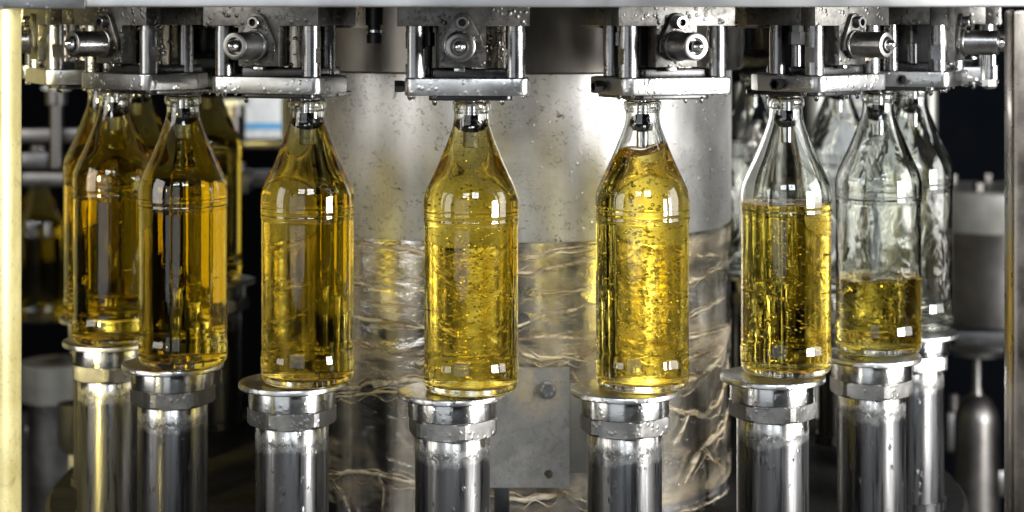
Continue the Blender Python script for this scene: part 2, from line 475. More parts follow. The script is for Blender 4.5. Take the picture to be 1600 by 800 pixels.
def empty(name, loc, rz=0, label=None, cat=None, group=None):
    o = bpy.data.objects.new(name, None); COL.objects.link(o)
    o.location = loc; o.rotation_euler = (0, 0, rz); o.empty_display_size = 0.02
    if label: o['label'] = label
    if cat: o['category'] = cat
    if group: o['group'] = group
    return o

def tag(o, label, cat, group=None):
    o['label'] = label; o['category'] = cat
    if group: o['group'] = group
    return o

def copy_tree(o, parent=None):
    c = o.copy(); COL.objects.link(c)
    if parent: c.parent = parent
    for ch in list(o.children): copy_tree(ch, c)
    return c

def struct(o):
    o['kind'] = 'structure'; return o

# ------------------------------------------------------------------ layout of the carousel
RING, T0, DT, DB = 0.4471, R_(-6.18), R_(19.8), 0.0371
def pole_xy(k):
    t = T0+k*DT; return (RING*sin(t), -RING*cos(t)), t
def bot_xy(k):
    t = T0+k*DT+DB; return (RING*sin(t), -RING*cos(t)), t
def heading(k): return R_(0.7+21.6*k) if -5 <= k <= 5 else R_(0.7)+k*DT

# ------------------------------------------------------------------ setting
struct(box('floor', -6, 6, -9, 6, -1.05, -1.0, M['floor'], bev=0))
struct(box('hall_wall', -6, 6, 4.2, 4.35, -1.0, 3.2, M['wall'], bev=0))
struct(lathe('machine_table', [(0, -0.26), (0.505, -0.26), (0.505, -0.186), (0.50, -0.18), (0, -0.18)], M['table'], n=96))
struct(lathe('carousel_ring', [(0.30, 0.3625), (0.56, 0.3625), (0.56, 0.40), (0.30, 0.40), (0.30, 0.3625)], M['dark'], n=96))

# central column
RC = 0.2511
colm = empty('central_column', (0, 0, -0.18), 0, 'wide round stainless steel column standing in the middle behind the bottles', 'steel column')
dz = 0.18
lathe('sleeve', [(0.2465, 0.112+dz), (RC-0.001, 0.112+dz), (RC, 0.1135+dz), (RC, 0.2795+dz)], M['column'], colm, n=160)
lathe('core', [(0.2460, 0.0+dz-0.18), (0.2460, 0.112+dz)], M['core'], colm, n=160)
lathe('upper_drum', [(RC, 0.2795+dz), (0.262, 0.2795+dz), (0.264, 0.2815+dz), (0.264, 0.40+dz)], M['drum'], colm, n=160)
items = []
for i in range(520):
    a = R_(random.uniform(-72, 72)); z = random.uniform(0.118, 0.278)
    if random.random() < 0.45: a = R_(random.uniform(15, 70))
    s = random.choice((0.0004, 0.0005, 0.0007, 0.0009, 0.0014))*random.uniform(0.8, 1.2)
    nrm = Vector((sin(a), -cos(a), 0)); tg = Vector((cos(a), sin(a), 0))
    B = Matrix((tg, nrm, Vector((0, 0, 1)))).transposed()
    items.append(((nrm.x*RC, nrm.y*RC, z+dz), s, s*0.55, s*random.uniform(1.0, 1.5), B))
o = link('water_droplets', drops_mesh('water_droplets', items, 2), M['water'], colm); o['kind'] = 'stuff'

# film wrapped round the lower column
def on_cyl(px, py, r):
    """point of the cylinder of radius r seen along a pixel direction"""
    dx, dz_ = (px-AX)/F_PX, -(py-AY)/F_PX
    A = 1+dx*dx; Bq = -2*CAM_D; Cq = CAM_D*CAM_D-r*r
    disc = max(0.0, Bq*Bq-4*A*Cq)
    d = (-Bq-math.sqrt(disc))/(2*A)
    return math.atan2(d*dx, CAM_D-d), CAM_Z+d*dz_

film = empty('plastic_film', (0, 0, -0.17), 0, 'crumpled clear plastic film with brown folds wrapped round the lower steel column', 'plastic film')
from mathutils import noise as mn
V, F = [], []
NA, NZ = 420, 150
for j in range(NZ+1):
    z = -0.165+0.274*j/NZ
    for i in range(NA+1):
        a = R_(-100+200*i/NA)
        p = Vector((a*3.0, z*40, 0))
        q = Vector((a*1.4+mn.noise(p*0.5)*0.7, z*48+mn.noise(p*0.7)*3, 3.1))
        h = abs(mn.noise(q))*0.0045+abs(mn.noise(q*2.3))*0.0010+mn.noise(Vector((a*12, z*50, 9)))*0.0008
        r = 0.2472+max(0.0, 0.0036-h*0.26)
        V.append((r*sin(a), -r*cos(a), z+0.17))
for j in range(NZ):
    for i in range(NA):
        a = j*(NA+1)+i
        F.append((a, a+1, a+NA+2, a+NA+1))
items = []
for i in range(420):
    a = R_(random.uniform(-72, 72)); z = random.uniform(-0.16, 0.105)
    sz = random.choice((0.0005, 0.0007, 0.0009, 0.0013))
    items.append(((0.2528*sin(a), -0.2528*cos(a), z+0.17), sz, sz, sz*random.uniform(1, 1.6), None))
o = link('water_droplets', drops_mesh('water_droplets', items, 1), M['water'], film); o['kind'] = 'stuff'
link('film_sheet', pyd('film_sheet', V, F), M['film'], film, angle=180)

def fold(pts, w0, seed):
    rnd = random.Random(seed)
    P = [on_cyl(px, py, 0.2525) for px, py in pts]
    n = 34; V, F, m = [], [], 7
    L = len(P)-1
    for st, (offk, wk) in enumerate(((0.0, 0.66), (1.6, 0.26), (-2.6, 0.16))):
        base = len(V)
        for i in range(n+1):
            t = i/n*L; k = min(int(t), L-1); f = t-k
            f2 = f*f*(3-2*f)*0.4+f*0.6
            a = P[k][0]*(1-f2)+P[k+1][0]*f2; z = P[k][1]*(1-f2)+P[k+1][1]*f2
            z += mn.noise(Vector((a*14, seed*3.7, 0)))*0.0024+mn.noise(Vector((a*50, seed*1.7, 5)))*0.0010
            z += w0*offk*(0.6+1.2*mn.noise(Vector((a*11, seed*1.3, st*5.1))))
            wd = w0*wk*(0.55+1.0*abs(mn.noise(Vector((a*12, seed*2.1, 8+st*3)))))*min(1.0, 0.12+5*min(i, n-i)/n)
            tw = mn.noise(Vector((a*9, seed, 2+st)))*1.6
            for s in range(m):
                u = 2*pi*s/m
                lx, lz = cos(u)*wd*0.6, sin(u)*wd*1.15
                rr = 0.2522+lx*cos(tw)*0.8-lz*sin(tw)*0.35
                zz = z+lz*cos(tw)*0.9+lx*sin(tw)*0.5
                V.append((rr*sin(a), -rr*cos(a), zz+0.17))
            if i:
                b = base+(i-1)*m
                for s in range(m):
                    F.append((b+s, b+(s+1) % m, b+m+(s+1) % m, b+m+s))
        F.append(tuple(base+q for q in range(m))[::-1]); F.append(tuple(base+n*m+q for q in range(m)))
    link('fold', fixn(pyd('fold', V, F)), M['fold'], film, angle=60)

FOLDS = [
 ([(500, 372), (557, 379), (610, 388), (661, 394), (735, 398), (800, 404)], 0.0040),
 ([(480, 428), (557, 433), (661, 434), (740, 437)], 0.0014),
 ([(470, 436), (557, 442), (602, 451), (661, 454), (730, 450), (812, 432)], 0.0026),
 ([(470, 480), (557, 495), (602, 506), (661, 512), (740, 522), (800, 512)], 0.0026),
 ([(500, 528), (557, 538), (610, 549), (661, 552), (720, 549)], 0.0018),
 ([(780, 420), (812, 410), (861, 391), (927, 382), (1000, 384), (1078, 400), (1110, 398), (1137, 403)], 0.0024),
 ([(770, 440), (812, 429), (861, 419), (927, 404), (1010, 390)], 0.0020),
 ([(760, 520), (812, 506), (861, 491), (927, 476), (990, 470)], 0.0026),
 ([(770, 533), (812, 531), (861, 527), (927, 529), (1000, 531), (1080, 527), (1143, 505)], 0.0034),
 ([(850, 580), (882, 567), (908, 557), (927, 548), (980, 540)], 0.0024),
 ([(1040, 455), (1078, 440), (1105, 428), (1128, 420)], 0.0030),
 ([(1030, 510), (1080, 493), (1110, 478), (1134, 466)], 0.0022),
 ([(1068, 760), (1086, 722), (1100, 696), (1118, 682), (1132, 668), (1138, 640)], 0.0052),
 ([(1040, 636), (1070, 646), (1100, 648), (1122, 632), (1136, 590), (1138, 560)], 0.0046),
 ([(1056, 600), (1085, 590), (1110, 575), (1134, 548)], 0.0040),
 ([(1050, 565), (1090, 556), (1132, 540)], 0.0028),
 ([(1096, 700), (1116, 720), (1134, 735)], 0.0030),
 ([(1050, 700), (1068, 672), (1080, 640)], 0.0024),
 ([(500, 604), (540, 606), (574, 600), (630, 596), (680, 590)], 0.0052),
 ([(510, 622), (550, 618), (600, 612), (650, 614)], 0.0030),
 ([(505, 742), (540, 737), (590, 740), (646, 756), (690, 770)], 0.0036),
 ([(520, 750), (535, 775), (545, 800), (556, 840)], 0.0026),
 ([(590, 742), (600, 765), (596, 800)], 0.0024),
 ([(640, 560), (655, 568), (700, 560), (760, 570), (800, 576)], 0.0030),
 ([(810, 548), (840, 562), (880, 556), (925, 572)], 0.0028),
 ([(892, 580), (905, 600), (915, 640), (900, 690)], 0.0032),
 ([(760, 775), (820, 782), (880, 770), (920, 785)], 0.0042),
 ([(795, 400), (830, 402), (880, 396), (925, 392)], 0.0014),
 ([(812, 470), (850, 458), (895, 455), (927, 446)], 0.0016),
 ([(565, 470), (610, 480), (658, 478)], 0.0012),
 ([(1060, 800), (1100, 790), (1140, 762)], 0.0020),
]
for i, (p, w0) in enumerate(FOLDS): fold(p, w0, i+1)

# grey cover plate bolted in front of the film, with a drilled hole
S = F_PX/(CAM_D-0.266)
def px_x(px, d): return (px-AX)*d/F_PX
def px_z(py, d): return CAM_Z-(py-AY)*d/F_PX
dp = CAM_D-0.266
cov = empty('cover_plate', (px_x(820, dp), -0.262, px_z(762, dp)), 0, 'flat grey steel plate with one hex bolt and a round hole, low on the column', 'metal plate')
ox, oz = px_x(820, dp), px_z(762, dp)
X0, X1, Z0, Z1 = px_x(742, dp)-ox, px_x(890, dp)-ox, 0.0, px_z(575, dp)-oz
hx, hz, hr = px_x(857, dp)-ox, px_z(741, dp)-oz, 0.0044
bm = bmesh.new()
outer = [(X0, Z0), (X1, Z0), (X1, Z1), (X0, Z1)]
ring = [(hx+hr*cos(2*pi*i/24), hz+hr*sin(2*pi*i/24)) for i in range(24)]
def loop(pts):
    vs = [bm.verts.new((p[0], 0, p[1])) for p in pts]
    return [bm.edges.new((vs[i], vs[(i+1) % len(vs)])) for i in range(len(vs))]
es = loop(outer)+loop(ring)
bmesh.ops.triangle_fill(bm, edges=es, use_beauty=True)
r = bmesh.ops.extrude_face_region(bm, geom=list(bm.faces))
for v in [g for g in r['geom'] if isinstance(g, bmesh.types.BMVert)]: v.co.y -= 0.004
bmesh.ops.recalc_face_normals(bm, faces=bm.faces)
me = bpy.data.meshes.new('plate'); bm.to_mesh(me); bm.free()
link('plate', me, M['coverplate'], cov)
lathe('washer', [(0, 0.0041), (0.0088, 0.0041), (0.0088, 0.0054), (0, 0.0054)], M['nut'], cov, n=32, axis='-y', c=(px_x(856, dp)-ox, 0, px_z(609, dp)-oz))
lathe('hex_bolt', [(0, 0.0054), (0.0074, 0.0054), (0.0074, 0.0100), (0.0064, 0.0112), (0, 0.0112)], M['collar'], cov, n=6, axis='-y', c=(px_x(856, dp)-ox, 0, px_z(609, dp)-oz), angle=20)
box('stem', px_x(772, dp)-ox, px_x(796, dp)-ox, -0.0035, 0.0, -0.12, -0.0005, M['black'], cov, 0.0005)
tag(box('backing_plate', px_x(872, dp), px_x(918, dp), -0.2605, -0.2575, px_z(742, dp), px_z(600, dp), M['palemetal'], bev=0.0008),
    'pale metal strip showing at the right edge behind the grey bolted plate', 'metal strip')

# ------------------------------------------------------------------ bottles
RO = [  # outer profile (r, z above base) from base centre to rim
 (0, 0.0030), (0.020, 0.0028), (0.032, 0.0018), (0.0355, 0.0003), (0.0375, 0.0), (0.0396, 0.0012), (0.0412, 0.0042), (0.0420, 0.0085),
 (0.0422, 0.0150), (0.0424, 0.0205), (0.0421, 0.0228), (0.04165, 0.0245), (0.0416, 0.032), (0.0416, 0.145),
 (0.0417, 0.1475), (0.0424, 0.1492), (0.0427, 0.1505), (0.0423, 0.1518), (0.0420, 0.1526), (0.0422, 0.1538), (0.0427, 0.1550), (0.0425, 0.1565), (0.0424, 0.160),
 (0.0424, 0.165), (0.0420, 0.1695), (0.0409, 0.1745), (0.0390, 0.1795), (0.0365, 0.1850), (0.0333, 0.1915), (0.0300, 0.1985), (0.0268, 0.2060), (0.0240, 0.2130), (0.0214, 0.2195), (0.0192, 0.2255),
 (0.0172, 0.2310), (0.0160, 0.2360), (0.0156, 0.2400), (0.0155, 0.2440), (0.0156, 0.2466), (0.0168, 0.2474), (0.0174, 0.2486), (0.0174, 0.2520), (0.0170, 0.2540), (0.0160, 0.2552)]
WT = 0.0026
# smooth inner profile
RI = [(0, 0.0062), (0.022, 0.0058), (0.034, 0.0060), (0.0380, 0.0085), (0.0393, 0.0135), (0.0391, 0.025), (0.0390, 0.145), (0.0392, 0.152), (0.0397, 0.160), (0.0395, 0.1655),
 (0.0389, 0.1700), (0.0377, 0.1748), (0.0358, 0.1795), (0.0334, 0.1848), (0.0303, 0.1912), (0.0271, 0.1980), (0.0239, 0.2055), (0.0211, 0.2125), (0.0187, 0.2190), (0.0166, 0.2250),
 (0.0148, 0.2305), (0.0136, 0.2356), (0.0131, 0.2400), (0.0130, 0.2440), (0.0130, 0.2530)]
def densify(P, step):
    out = [P[0]]
    for a, b in zip(P, P[1:]):
        n = max(1, int(math.hypot(b[0]-a[0], b[1]-a[1])/step))
        for i in range(1, n+1): out.append((a[0]+(b[0]-a[0])*i/n, a[1]+(b[1]-a[1])*i/n))
    return out
def r_in(z):
    for a, b in zip(RI[4:], RI[5:]):
        if a[1] <= z <= b[1]: return a[0]+(b[0]-a[0])*(z-a[1])/(b[1]-a[1])
    return RI[4][0] if z < RI[4][1] else 0.0130
NB = 96
def glass_mesh(level):
    """outer skin, rim and the inner skin down to the drink (level: function of the angle, or None)"""
    V, F, inner = [], [], []
    def addrow(fun): 
        row = []
        for i in range(NB):
            a = 2*pi*i/NB; r, z = fun(a); row.append(len(V)); V.append((r*cos(a), r*sin(a), z))
        return row
    rows = []
    for r, z in RO:
        rows.append([len(V)] if r == 0 else None)
        if r == 0: V.append((0, 0, z))
        else: rows[-1] = addrow(lambda a: (r, z))
    nin0 = len(rows)
    rin = [p for p in reversed(RI)]
    if level is None:
        for r, z in rin:
            if r == 0: rows.append([len(V)]); V.append((0, 0, z))
            else: rows.append(addrow(lambda a: (r, z)))
    else:
        mx = max(level(2*pi*i/NB) for i in range(NB))
        for r, z in rin:
            if z > mx+0.0005: rows.append(addrow(lambda a: (r, z)))
        rows.append(addrow(lambda a: (r_in(level(a)), level(a))))
    for q, (A, B) in enumerate(zip(rows, rows[1:])):
        isin = 1.0 if q >= nin0-1 else 0.0
        for i in range(NB):
            j = (i+1) % NB
            if len(A) == 1: F.append((A[0], B[j], B[i]))
            elif len(B) == 1: F.append((A[i], A[j], B[0]))
            else: F.append((A[i], A[j], B[j], B[i]))
            inner.append(isin)
    me = pyd('glass_body', V, F)
    at = me.attributes.new('inner', 'FLOAT', 'FACE'); at.data.foreach_set('value', inner)
    return me
def liquid_mesh(level):
    V, F, ior = [], [], []
    mn_ = min(level(2*pi*i/NB) for i in range(NB))
    rows = []
    for r, z in RI:
        if z > mn_-0.0005: break
        if r == 0: rows.append([len(V)]); V.append((0, 0, z))
        else:
            rows.append(list(range(len(V), len(V)+NB)))
            V += [(r*cos(2*pi*i/NB), r*sin(2*pi*i/NB), z) for i in range(NB)]
    def toprow(f, lip=0.0):
        rows.append(list(range(len(V), len(V)+NB)))
        for i in range(NB):
            a = 2*pi*i/NB; z = level(a); r = r_in(z)*f
            zc = sum(level(2*pi*k/12) for k in range(12))/12
            zz = z*f+zc*(1-f)-lip
            V.append((r*cos(a), r*sin(a), zz))
    toprow(1.0)
    nside = len(rows)-1
    for f, lip in ((0.965, 0.0012), (0.90, 0.0016), (0.6, 0.0017), (0.3, 0.0017)): toprow(f, lip)
    rows.append([len(V)]); V.append((0, 0, sum(level(2*pi*k/12) for k in range(12))/12-0.0017))
    for q, (A, B) in enumerate(zip(rows, rows[1:])):
        for i in range(NB):
            j = (i+1) % NB
            if len(A) == 1: F.append((A[0], B[j], B[i]))
            elif len(B) == 1: F.append((A[i], A[j], B[0]))
            else: F.append((A[i], A[j], B[j], B[i]))
            ior.append(1.35/1.5 if q < nside else 1.35)
    me = pyd('drink', V, F)
    at = me.attributes.new('ior', 'FLOAT', 'FACE'); at.data.foreach_set('value', ior)
    return me
def bubbles_mesh(zmax, n, seed, smin, smax, core=0.3, flat=1.0):
    rnd = random.Random(seed); it = []
    while len(it) < n:
        z = rnd.uniform(0.012, zmax-0.002); rm = r_in(z)-0.0014
        if rnd.random() < core:
            x, y = rnd.gauss(0.003, rm*0.28), rnd.gauss(-0.004, rm*0.35)
            z = min(zmax-0.002, max(0.012, rnd.gauss(0.095, 0.05)))
            if math.hypot(x, y) > r_in(z)-0.002: continue
        elif rnd.random() < 0.7:       # clinging near the wall
            a = rnd.uniform(0, 2*pi); rr = rm*rnd.uniform(0.9, 0.995); x, y = rr*cos(a), rr*sin(a)
        else:
            a = rnd.uniform(0, 2*pi); rr = rm*math.sqrt(rnd.random()); x, y = rr*cos(a), rr*sin(a)
        s = smin+(smax-smin)*rnd.random()**3
        f = rnd.uniform(1.0, flat)
        it.append(((x, y, z), s*f, s*f, s, None))
    return drops_mesh('bubbles', it, 1)

flat_level = lambda z: (lambda a: z)
BZ = 0.0065
full_g, full_l = glass_mesh(flat_level(0.2395)), liquid_mesh(flat_level(0.2395))
empty_g = glass_mesh(None)
lev4 = lambda a: 0.2118-0.0*cos(a)+0.0052*cos(a-0.35)+0.0016*cos(2*a+1.0)+0.0009*cos(3*a)
lev5 = lambda a: 0.1578+0.0006*cos(a+2)+0.0004*cos(3*a)
lev6 = lambda a: 0.0745+0.0016*cos(a+1)+0.0012*cos(3*a+.5)+0.0006*cos(7*a)
GB = 'glass bottles standing round the filling carousel'
BL = {
 -6: ('full brown bottle, blurred, behind the second and third bottles from the left', 'full'),
 -5: ('full amber bottle almost hidden behind the second bottle from the left', 'full'),
 -4: ('full amber bottle peeping out behind the leftmost front bottle', 'full'),
 -3: ('leftmost full amber bottle in the front row, set back beside the cream post', 'full'),
 -2: ('dark amber full bottle overlapping the leftmost one, second from the left', 'full'),
 -1: ('dark amber full bottle with few bubbles, just left of the steel column', 'full'),
 0: ('full golden bottle with many fine bubbles under the valve that faces the viewer', 'full'),
 1: ('bright golden bottle filled to its sloping neck with a slanting drink surface', 'b4'),
 2: ('clear bottle filled only to the shoulder with bubbly golden drink', 'b5'),
 3: ('clear bottle about one third full of splashing yellow drink', 'b6'),
 4: ('empty wet clear bottle at the right, behind the one third full one', 'empty'),
 5: ('empty clear bottle hidden directly behind the one third full bottle', 'empty'),
 6: ('empty blurred clear bottle seen between the shoulder full and one third full bottles', 'empty'),
 7: ('empty blurred clear bottle far back at the right edge of the column', 'empty'),
}
for k, (lab, kind) in BL.items():
    (x, y), t = bot_xy(k)
    b = empty('glass_bottle', (x, y, BZ), t, lab, 'bottle', GB)
    if kind in ('full', 'empty'):
        if kind == 'full':
            link('glass_body', full_g, M['glass'], b, angle=60); link('drink', full_l, M['liquid'], b, angle=50)
            nb = {-1: 90, 0: 1500, -2: 40, -3: 30}.get(k, 0)
            if nb:
                o = link('bubbles', bubbles_mesh(0.236, nb, k+20, 0.00035, 0.0012 if k == 0 else 0.0010, 0.25, 2.0), M['bubble'], b); o['kind'] = 'stuff'
        else:
            link('glass_body', empty_g, M['glasswet'], b, angle=60)
    else:
        lv, mg, ml, nb, smax, zt = {'b4': (lev4, 'glass', 'liquid', 1600, 0.0016, 0.200), 'b5': (lev5, 'glass', 'liquid', 1000, 0.0014, 0.156), 'b6': (lev6, 'glasswet', 'liquidturb', 160, 0.0018, 0.071)}[kind]
        link('glass_body', glass_mesh(lv), M[mg], b, angle=60)
        link('drink', liquid_mesh(lv), M[ml], b, angle=50)
        o = link('bubbles', bubbles_mesh(zt, nb, k+20, 0.0004, smax, 0.55 if kind == 'b4' else 0.3, 1.4), M['bubble'], b); o['kind'] = 'stuff'
        if kind == 'b4':              # the drink leaves the spreader as a thin bell
            lathe('drink_jet', [(0.0122, 0.2335), (0.0136, 0.2300), (0.0160, 0.2235), (0.0172, 0.2165), (0.0164, 0.2165), (0.0150, 0.2232), (0.0126, 0.2292), (0.0112, 0.2320), (0.0122, 0.2335)], M['water'], b, n=48,
                  rfun=lambda r, h, a: r*(1+0.03*sin(3*a)+0.02*sin(7*a)), angle=60)
        if kind in ('b5', 'b6'):      # ring of froth on the drink
            rnd = random.Random(k); it = []
            for i in range(520):
                a = rnd.uniform(0, 2*pi); rr = (r_in(lv(a))-0.0012)*rnd.uniform(0.88, 1.0)
                s = 0.0004+0.0015*rnd.random()**2
                it.append(((rr*cos(a), rr*sin(a), lv(a)-0.0016+0.0026*rnd.random()), s, s, s*0.8, None))
            o = link('froth', drops_mesh('froth', it, 1), M['water'], b); o['kind'] = 'stuff'

# ------------------------------------------------------------------ lift cylinders under the bottles
def make_lift():
    t = empty('bottle_lift', (0, 0, 0))
    lathe('bottle_plate', [(0, 0.0), (0.0478, 0.0), (0.0485, 0.0008), (0.0485, 0.0040), (0.0478, 0.0050), (0.044, 0.0060), (0, 0.0064)], M['plate'], t, n=72)
    lathe('collar', [(0.02, -0.0002), (0.0392, -0.0002), (0.0395, -0.0012), (0.0395, -0.0168), (0.0390, -0.0175), (0.02, -0.0175)], M['collar'], t, n=72)
    def hexr(r, h, a):
        return min(r, 0.0366/cos((a+pi/6) % (pi/3)-pi/6)) if r > 0.036 else r
    lathe('hex_nut', [(0.02, -0.0178), (0.0392, -0.0178), (0.0404, -0.0186), (0.0404, -0.0305), (0.0388, -0.0325), (0.0345, -0.0338), (0.02, -0.0338)], M['nut'], t, n=96, rfun=hexr, angle=14)
    lathe('lift_rod', [(0.0329, -0.0338), (0.0333, -0.0344), (0.0333, -0.170), (0.036, -0.170), (0.036, -0.1795)], M['lift'], t, n=64)
    return t
lift0 = make_lift()
LL = {
 -6: 'steel lift under the blurred brown bottle, far back at the left',
 -5: 'steel lift hidden behind the second lift from the left',
 -4: 'steel lift behind the leftmost front lift, mostly hidden',
 -3: 'leftmost front lift with a yellowish shine, carrying the set back bottle',
 -2: 'yellowish steel lift with a black tide mark, second from the left',
 -1: 'steel lift with sooty streaks, under the full bottle left of the column',
 0: 'shiny steel lift under the bubbly full bottle, left of the bolted grey plate',
 1: 'dark rod steel lift under the brightest golden bottle, right of the bolted plate',
 2: 'dark steel lift under the bottle filled to its shoulder',
 3: 'grey steel lift with water streaks under the one third full bottle',
 4: 'steel lift under the empty wet bottle, rightmost of the lifts',
 5: 'steel lift hidden behind the lift of the one third full bottle',
 6: 'blurred steel lift far back, between the shoulder full and one third full bottles',
 7: 'blurred steel lift far back by the right edge of the column',
}
HEXR = {-3: 0.2, -2: 0.5, -1: 0.1, 0: 0.35, 1: 0.0, 2: -0.25, 3: 0.3, 4: 0.6}
first = True
for k, lab in LL.items():
    (x, y), t = pole_xy(k)
    o = lift0 if first else copy_tree(lift0); first = False
    o.location = (x, y, 0); o.rotation_euler = (0, 0, t+HEXR.get(k, k*0.37))
    tag(o, lab, 'bottle lift', 'steel lift cylinders carrying the bottles')

# ------------------------------------------------------------------ filling valves hanging over the bottles
mm = 0.001
def make_valve():
    t = empty('filling_valve', (0, 0, 0))
    # plate under the guide rods (outline in u, y=-d)
    out = [(-56*mm, -80*mm), (50*mm, -80*mm), (50*mm, -22*mm), (30*mm, 6*mm), (-44*mm, 6*mm), (-56*mm, -11*mm)]
    prism('base_plate', round_poly(out, [9*mm, 9*mm, 3*mm, 3*mm, 3*mm, 3*mm]), 0.2698, 0.2844, M['plate'], t, bev=0.0010)
    # T-shaped block with the tab in front
    bm = bmesh.new()
    T = [(-62, 328.7), (-27, 328.7), (-27, 293.6), (13, 293.6), (13, 328.7), (50, 328.7), (50, 362), (-62, 362)]
    prism_bm(bm, [(a*mm, b*mm) for a, b in T], -80*mm, -64*mm, 'xz', 0.0009)
    box_bm(bm, -61.5*mm, 49.5*mm, -64*mm, -2*mm, 0.3292, 0.3620, 0.0006)
    bmesh.ops.recalc_face_normals(bm, faces=bm.faces)
    me = bpy.data.meshes.new('top_block'); bm.to_mesh(me); bm.free()
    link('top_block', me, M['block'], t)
    box('rear_block', -42*mm, 44*mm, 0, 34*mm, 0.3265, 0.3620, M['ribbed'], t, 0.0008)
    # teardrop bracket
    cx, cz, r = -7*mm, 0.3318, 8.2*mm
    pts = [(cx-17.8*mm, 0.3065), (cx+17.8*mm, 0.3065), (cx+17.8*mm, 0.3150)]
    pts += [(cx+r*cos(R_(a)), cz+r*sin(R_(a))) for a in range(25, 156, 13)]
    pts += [(cx-17.8*mm, 0.3150)]
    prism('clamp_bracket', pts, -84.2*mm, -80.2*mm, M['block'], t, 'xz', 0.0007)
    # cap screw with hexagon socket
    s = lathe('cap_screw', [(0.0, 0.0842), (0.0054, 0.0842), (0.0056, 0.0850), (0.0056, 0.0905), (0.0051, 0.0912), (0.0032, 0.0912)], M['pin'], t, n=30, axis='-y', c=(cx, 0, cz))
    lathe('socket', [(0.0032, 0.0911), (0.0030, 0.0872), (0, 0.0872)], M['black'], s, n=6, axis='-y', c=(cx, 0, cz), angle=20)
    # round locating pin pointing outward
    pc = (-9*mm, 0, 0.3118)
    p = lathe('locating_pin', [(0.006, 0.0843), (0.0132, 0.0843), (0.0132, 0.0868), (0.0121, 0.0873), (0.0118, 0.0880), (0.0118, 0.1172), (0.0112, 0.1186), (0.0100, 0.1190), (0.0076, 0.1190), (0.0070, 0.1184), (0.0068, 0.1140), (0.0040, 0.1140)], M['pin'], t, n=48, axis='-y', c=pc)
    lathe('pin_tip', [(0.0050, 0.1141), (0.0052, 0.1205), (0.0050, 0.1222), (0.0036, 0.1252), (0.0018, 0.1266), (0, 0.1268)], M['pintip'], p, n=30, axis='-y', c=pc, angle=60)
    # guide rods, with machined flats on the front ones
    def flat(rr):
        def f(r, h, a):
            if 0.2965 < h < 0.3095 and abs(cos(a)) > 0.80: return r*0.80/abs(cos(a))
            return r
        return f
    pr = lambda r: [(r*0.9, 0.2845), (r, 0.2852), (r, 0.2900), (r*0.985, 0.2901), (r*0.985, 0.2906), (r, 0.2907), (r, 0.2964), (r, 0.2966), (r, 0.3094), (r, 0.3096), (r, 0.3240), (r*0.95, 0.3242), (r*0.95, 0.3291)]
    for u, d, r, fl in ((-47, 68, 8.4, 1), (38, 68, 8.4, 1), (-41, 22, 7.2, 0), (30, 20, 7.2, 0)):
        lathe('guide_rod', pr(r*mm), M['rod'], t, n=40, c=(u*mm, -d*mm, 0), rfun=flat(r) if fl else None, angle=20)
    box('dark_gap_filler', -30*mm, -7*mm, -56*mm, -8*mm, 0.2924, 0.3290, M['black'], t, 0.001)  # added black box: keeps the gap dark and hides the drum's glare
    lathe('valve_body', [(0.016, 0.2921), (0.0175, 0.2925), (0.0175, 0.3120), (0.0160, 0.3122), (0.0160, 0.3150), (0.0175, 0.3152), (0.0175, 0.3291)], M['ribbed'], t, n=40, c=(12*mm, -44*mm, 0))
    # black cap screw on the block's back left, and a bolt in the plate's side
    lathe('side_bolt', [(0.004, 0.0), (0.0058, 0.0), (0.0058, 0.0062), (0.0050, 0.0085), (0.0028, 0.0098), (0, 0.0100)], M['dark'], t, n=6, axis='x', c=(-66*mm, -38*mm, 0.2765), angle=20)
    box('stop_nub', -14*mm, -5*mm, -76*mm, -68*mm, 0.2900, 0.2934, M['pintip'], t, 0.0004)
    prism('rubber_gasket', round_poly([(-34*mm, -66*mm), (35*mm, -66*mm), (35*mm, -2*mm), (-34*mm, -2*mm)], 5*mm), 0.2846, 0.2920, M['rubber'], t, bev=0.001)
    prism('rubber_seal', round_poly([(-36*mm, -62*mm), (36*mm, -62*mm), (36*mm, 22*mm), (-36*mm, 22*mm)], 7*mm), 0.2650, 0.2696, M['rubber'], t, bev=0.0007)
    lathe('bottle_guide', [(0.006, 0.2649), (0.0176, 0.2649), (0.0180, 0.2640), (0.0180, 0.2626), (0.0150, 0.2622), (0.006, 0.2622)], M['rubber'], t, n=40)
    lathe('nozzle_tube', [(0.0026, 0.2190), (0.0050, 0.2190), (0.0056, 0.2198), (0.0056, 0.2250), (0.0052, 0.2253), (0.0052, 0.2262), (0.0056, 0.2265), (0.0056, 0.2335), (0.0048, 0.2345), (0.0048, 0.2621)], M['pintip'], t, n=32)
    lathe('spreader', [(0.0050, 0.2340), (0.0085, 0.2348), (0.0114, 0.2392), (0.0120, 0.2416), (0.0106, 0.2462), (0.0066, 0.2496), (0.0050, 0.2500)], M['spreader'], t, n=28, angle=60)
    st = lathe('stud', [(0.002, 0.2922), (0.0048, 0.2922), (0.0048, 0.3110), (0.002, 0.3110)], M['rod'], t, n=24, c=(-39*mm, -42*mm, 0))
    lathe('hex_cap', [(0.002, 0.3111), (0.0070, 0.3111), (0.0076, 0.3120), (0.0076, 0.3230), (0.0062, 0.3232), (0.0062, 0.3291)], M['dark'], st, n=6, c=(-39*mm, -42*mm, 0), angle=20)
    # drops of water hanging from the edges
    rnd = random.Random(3); it = []
    for u, d, z, s in ((-31, 58, 0.2640, 2.4), (-48, 79, 0.2692, 1.6), (-52, 60, 0.2690, 2.6), (-30, 79.5, 0.2693, 1.2), (12, 60, 0.2642, 1.8), (27, 61, 0.2645, 2.3), (44, 74, 0.2692, 1.3), (49, 40, 0.2692, 1.8)):
        it.append(((u*mm, -d*mm, z), s*mm, s*mm, s*mm*1.5, None))
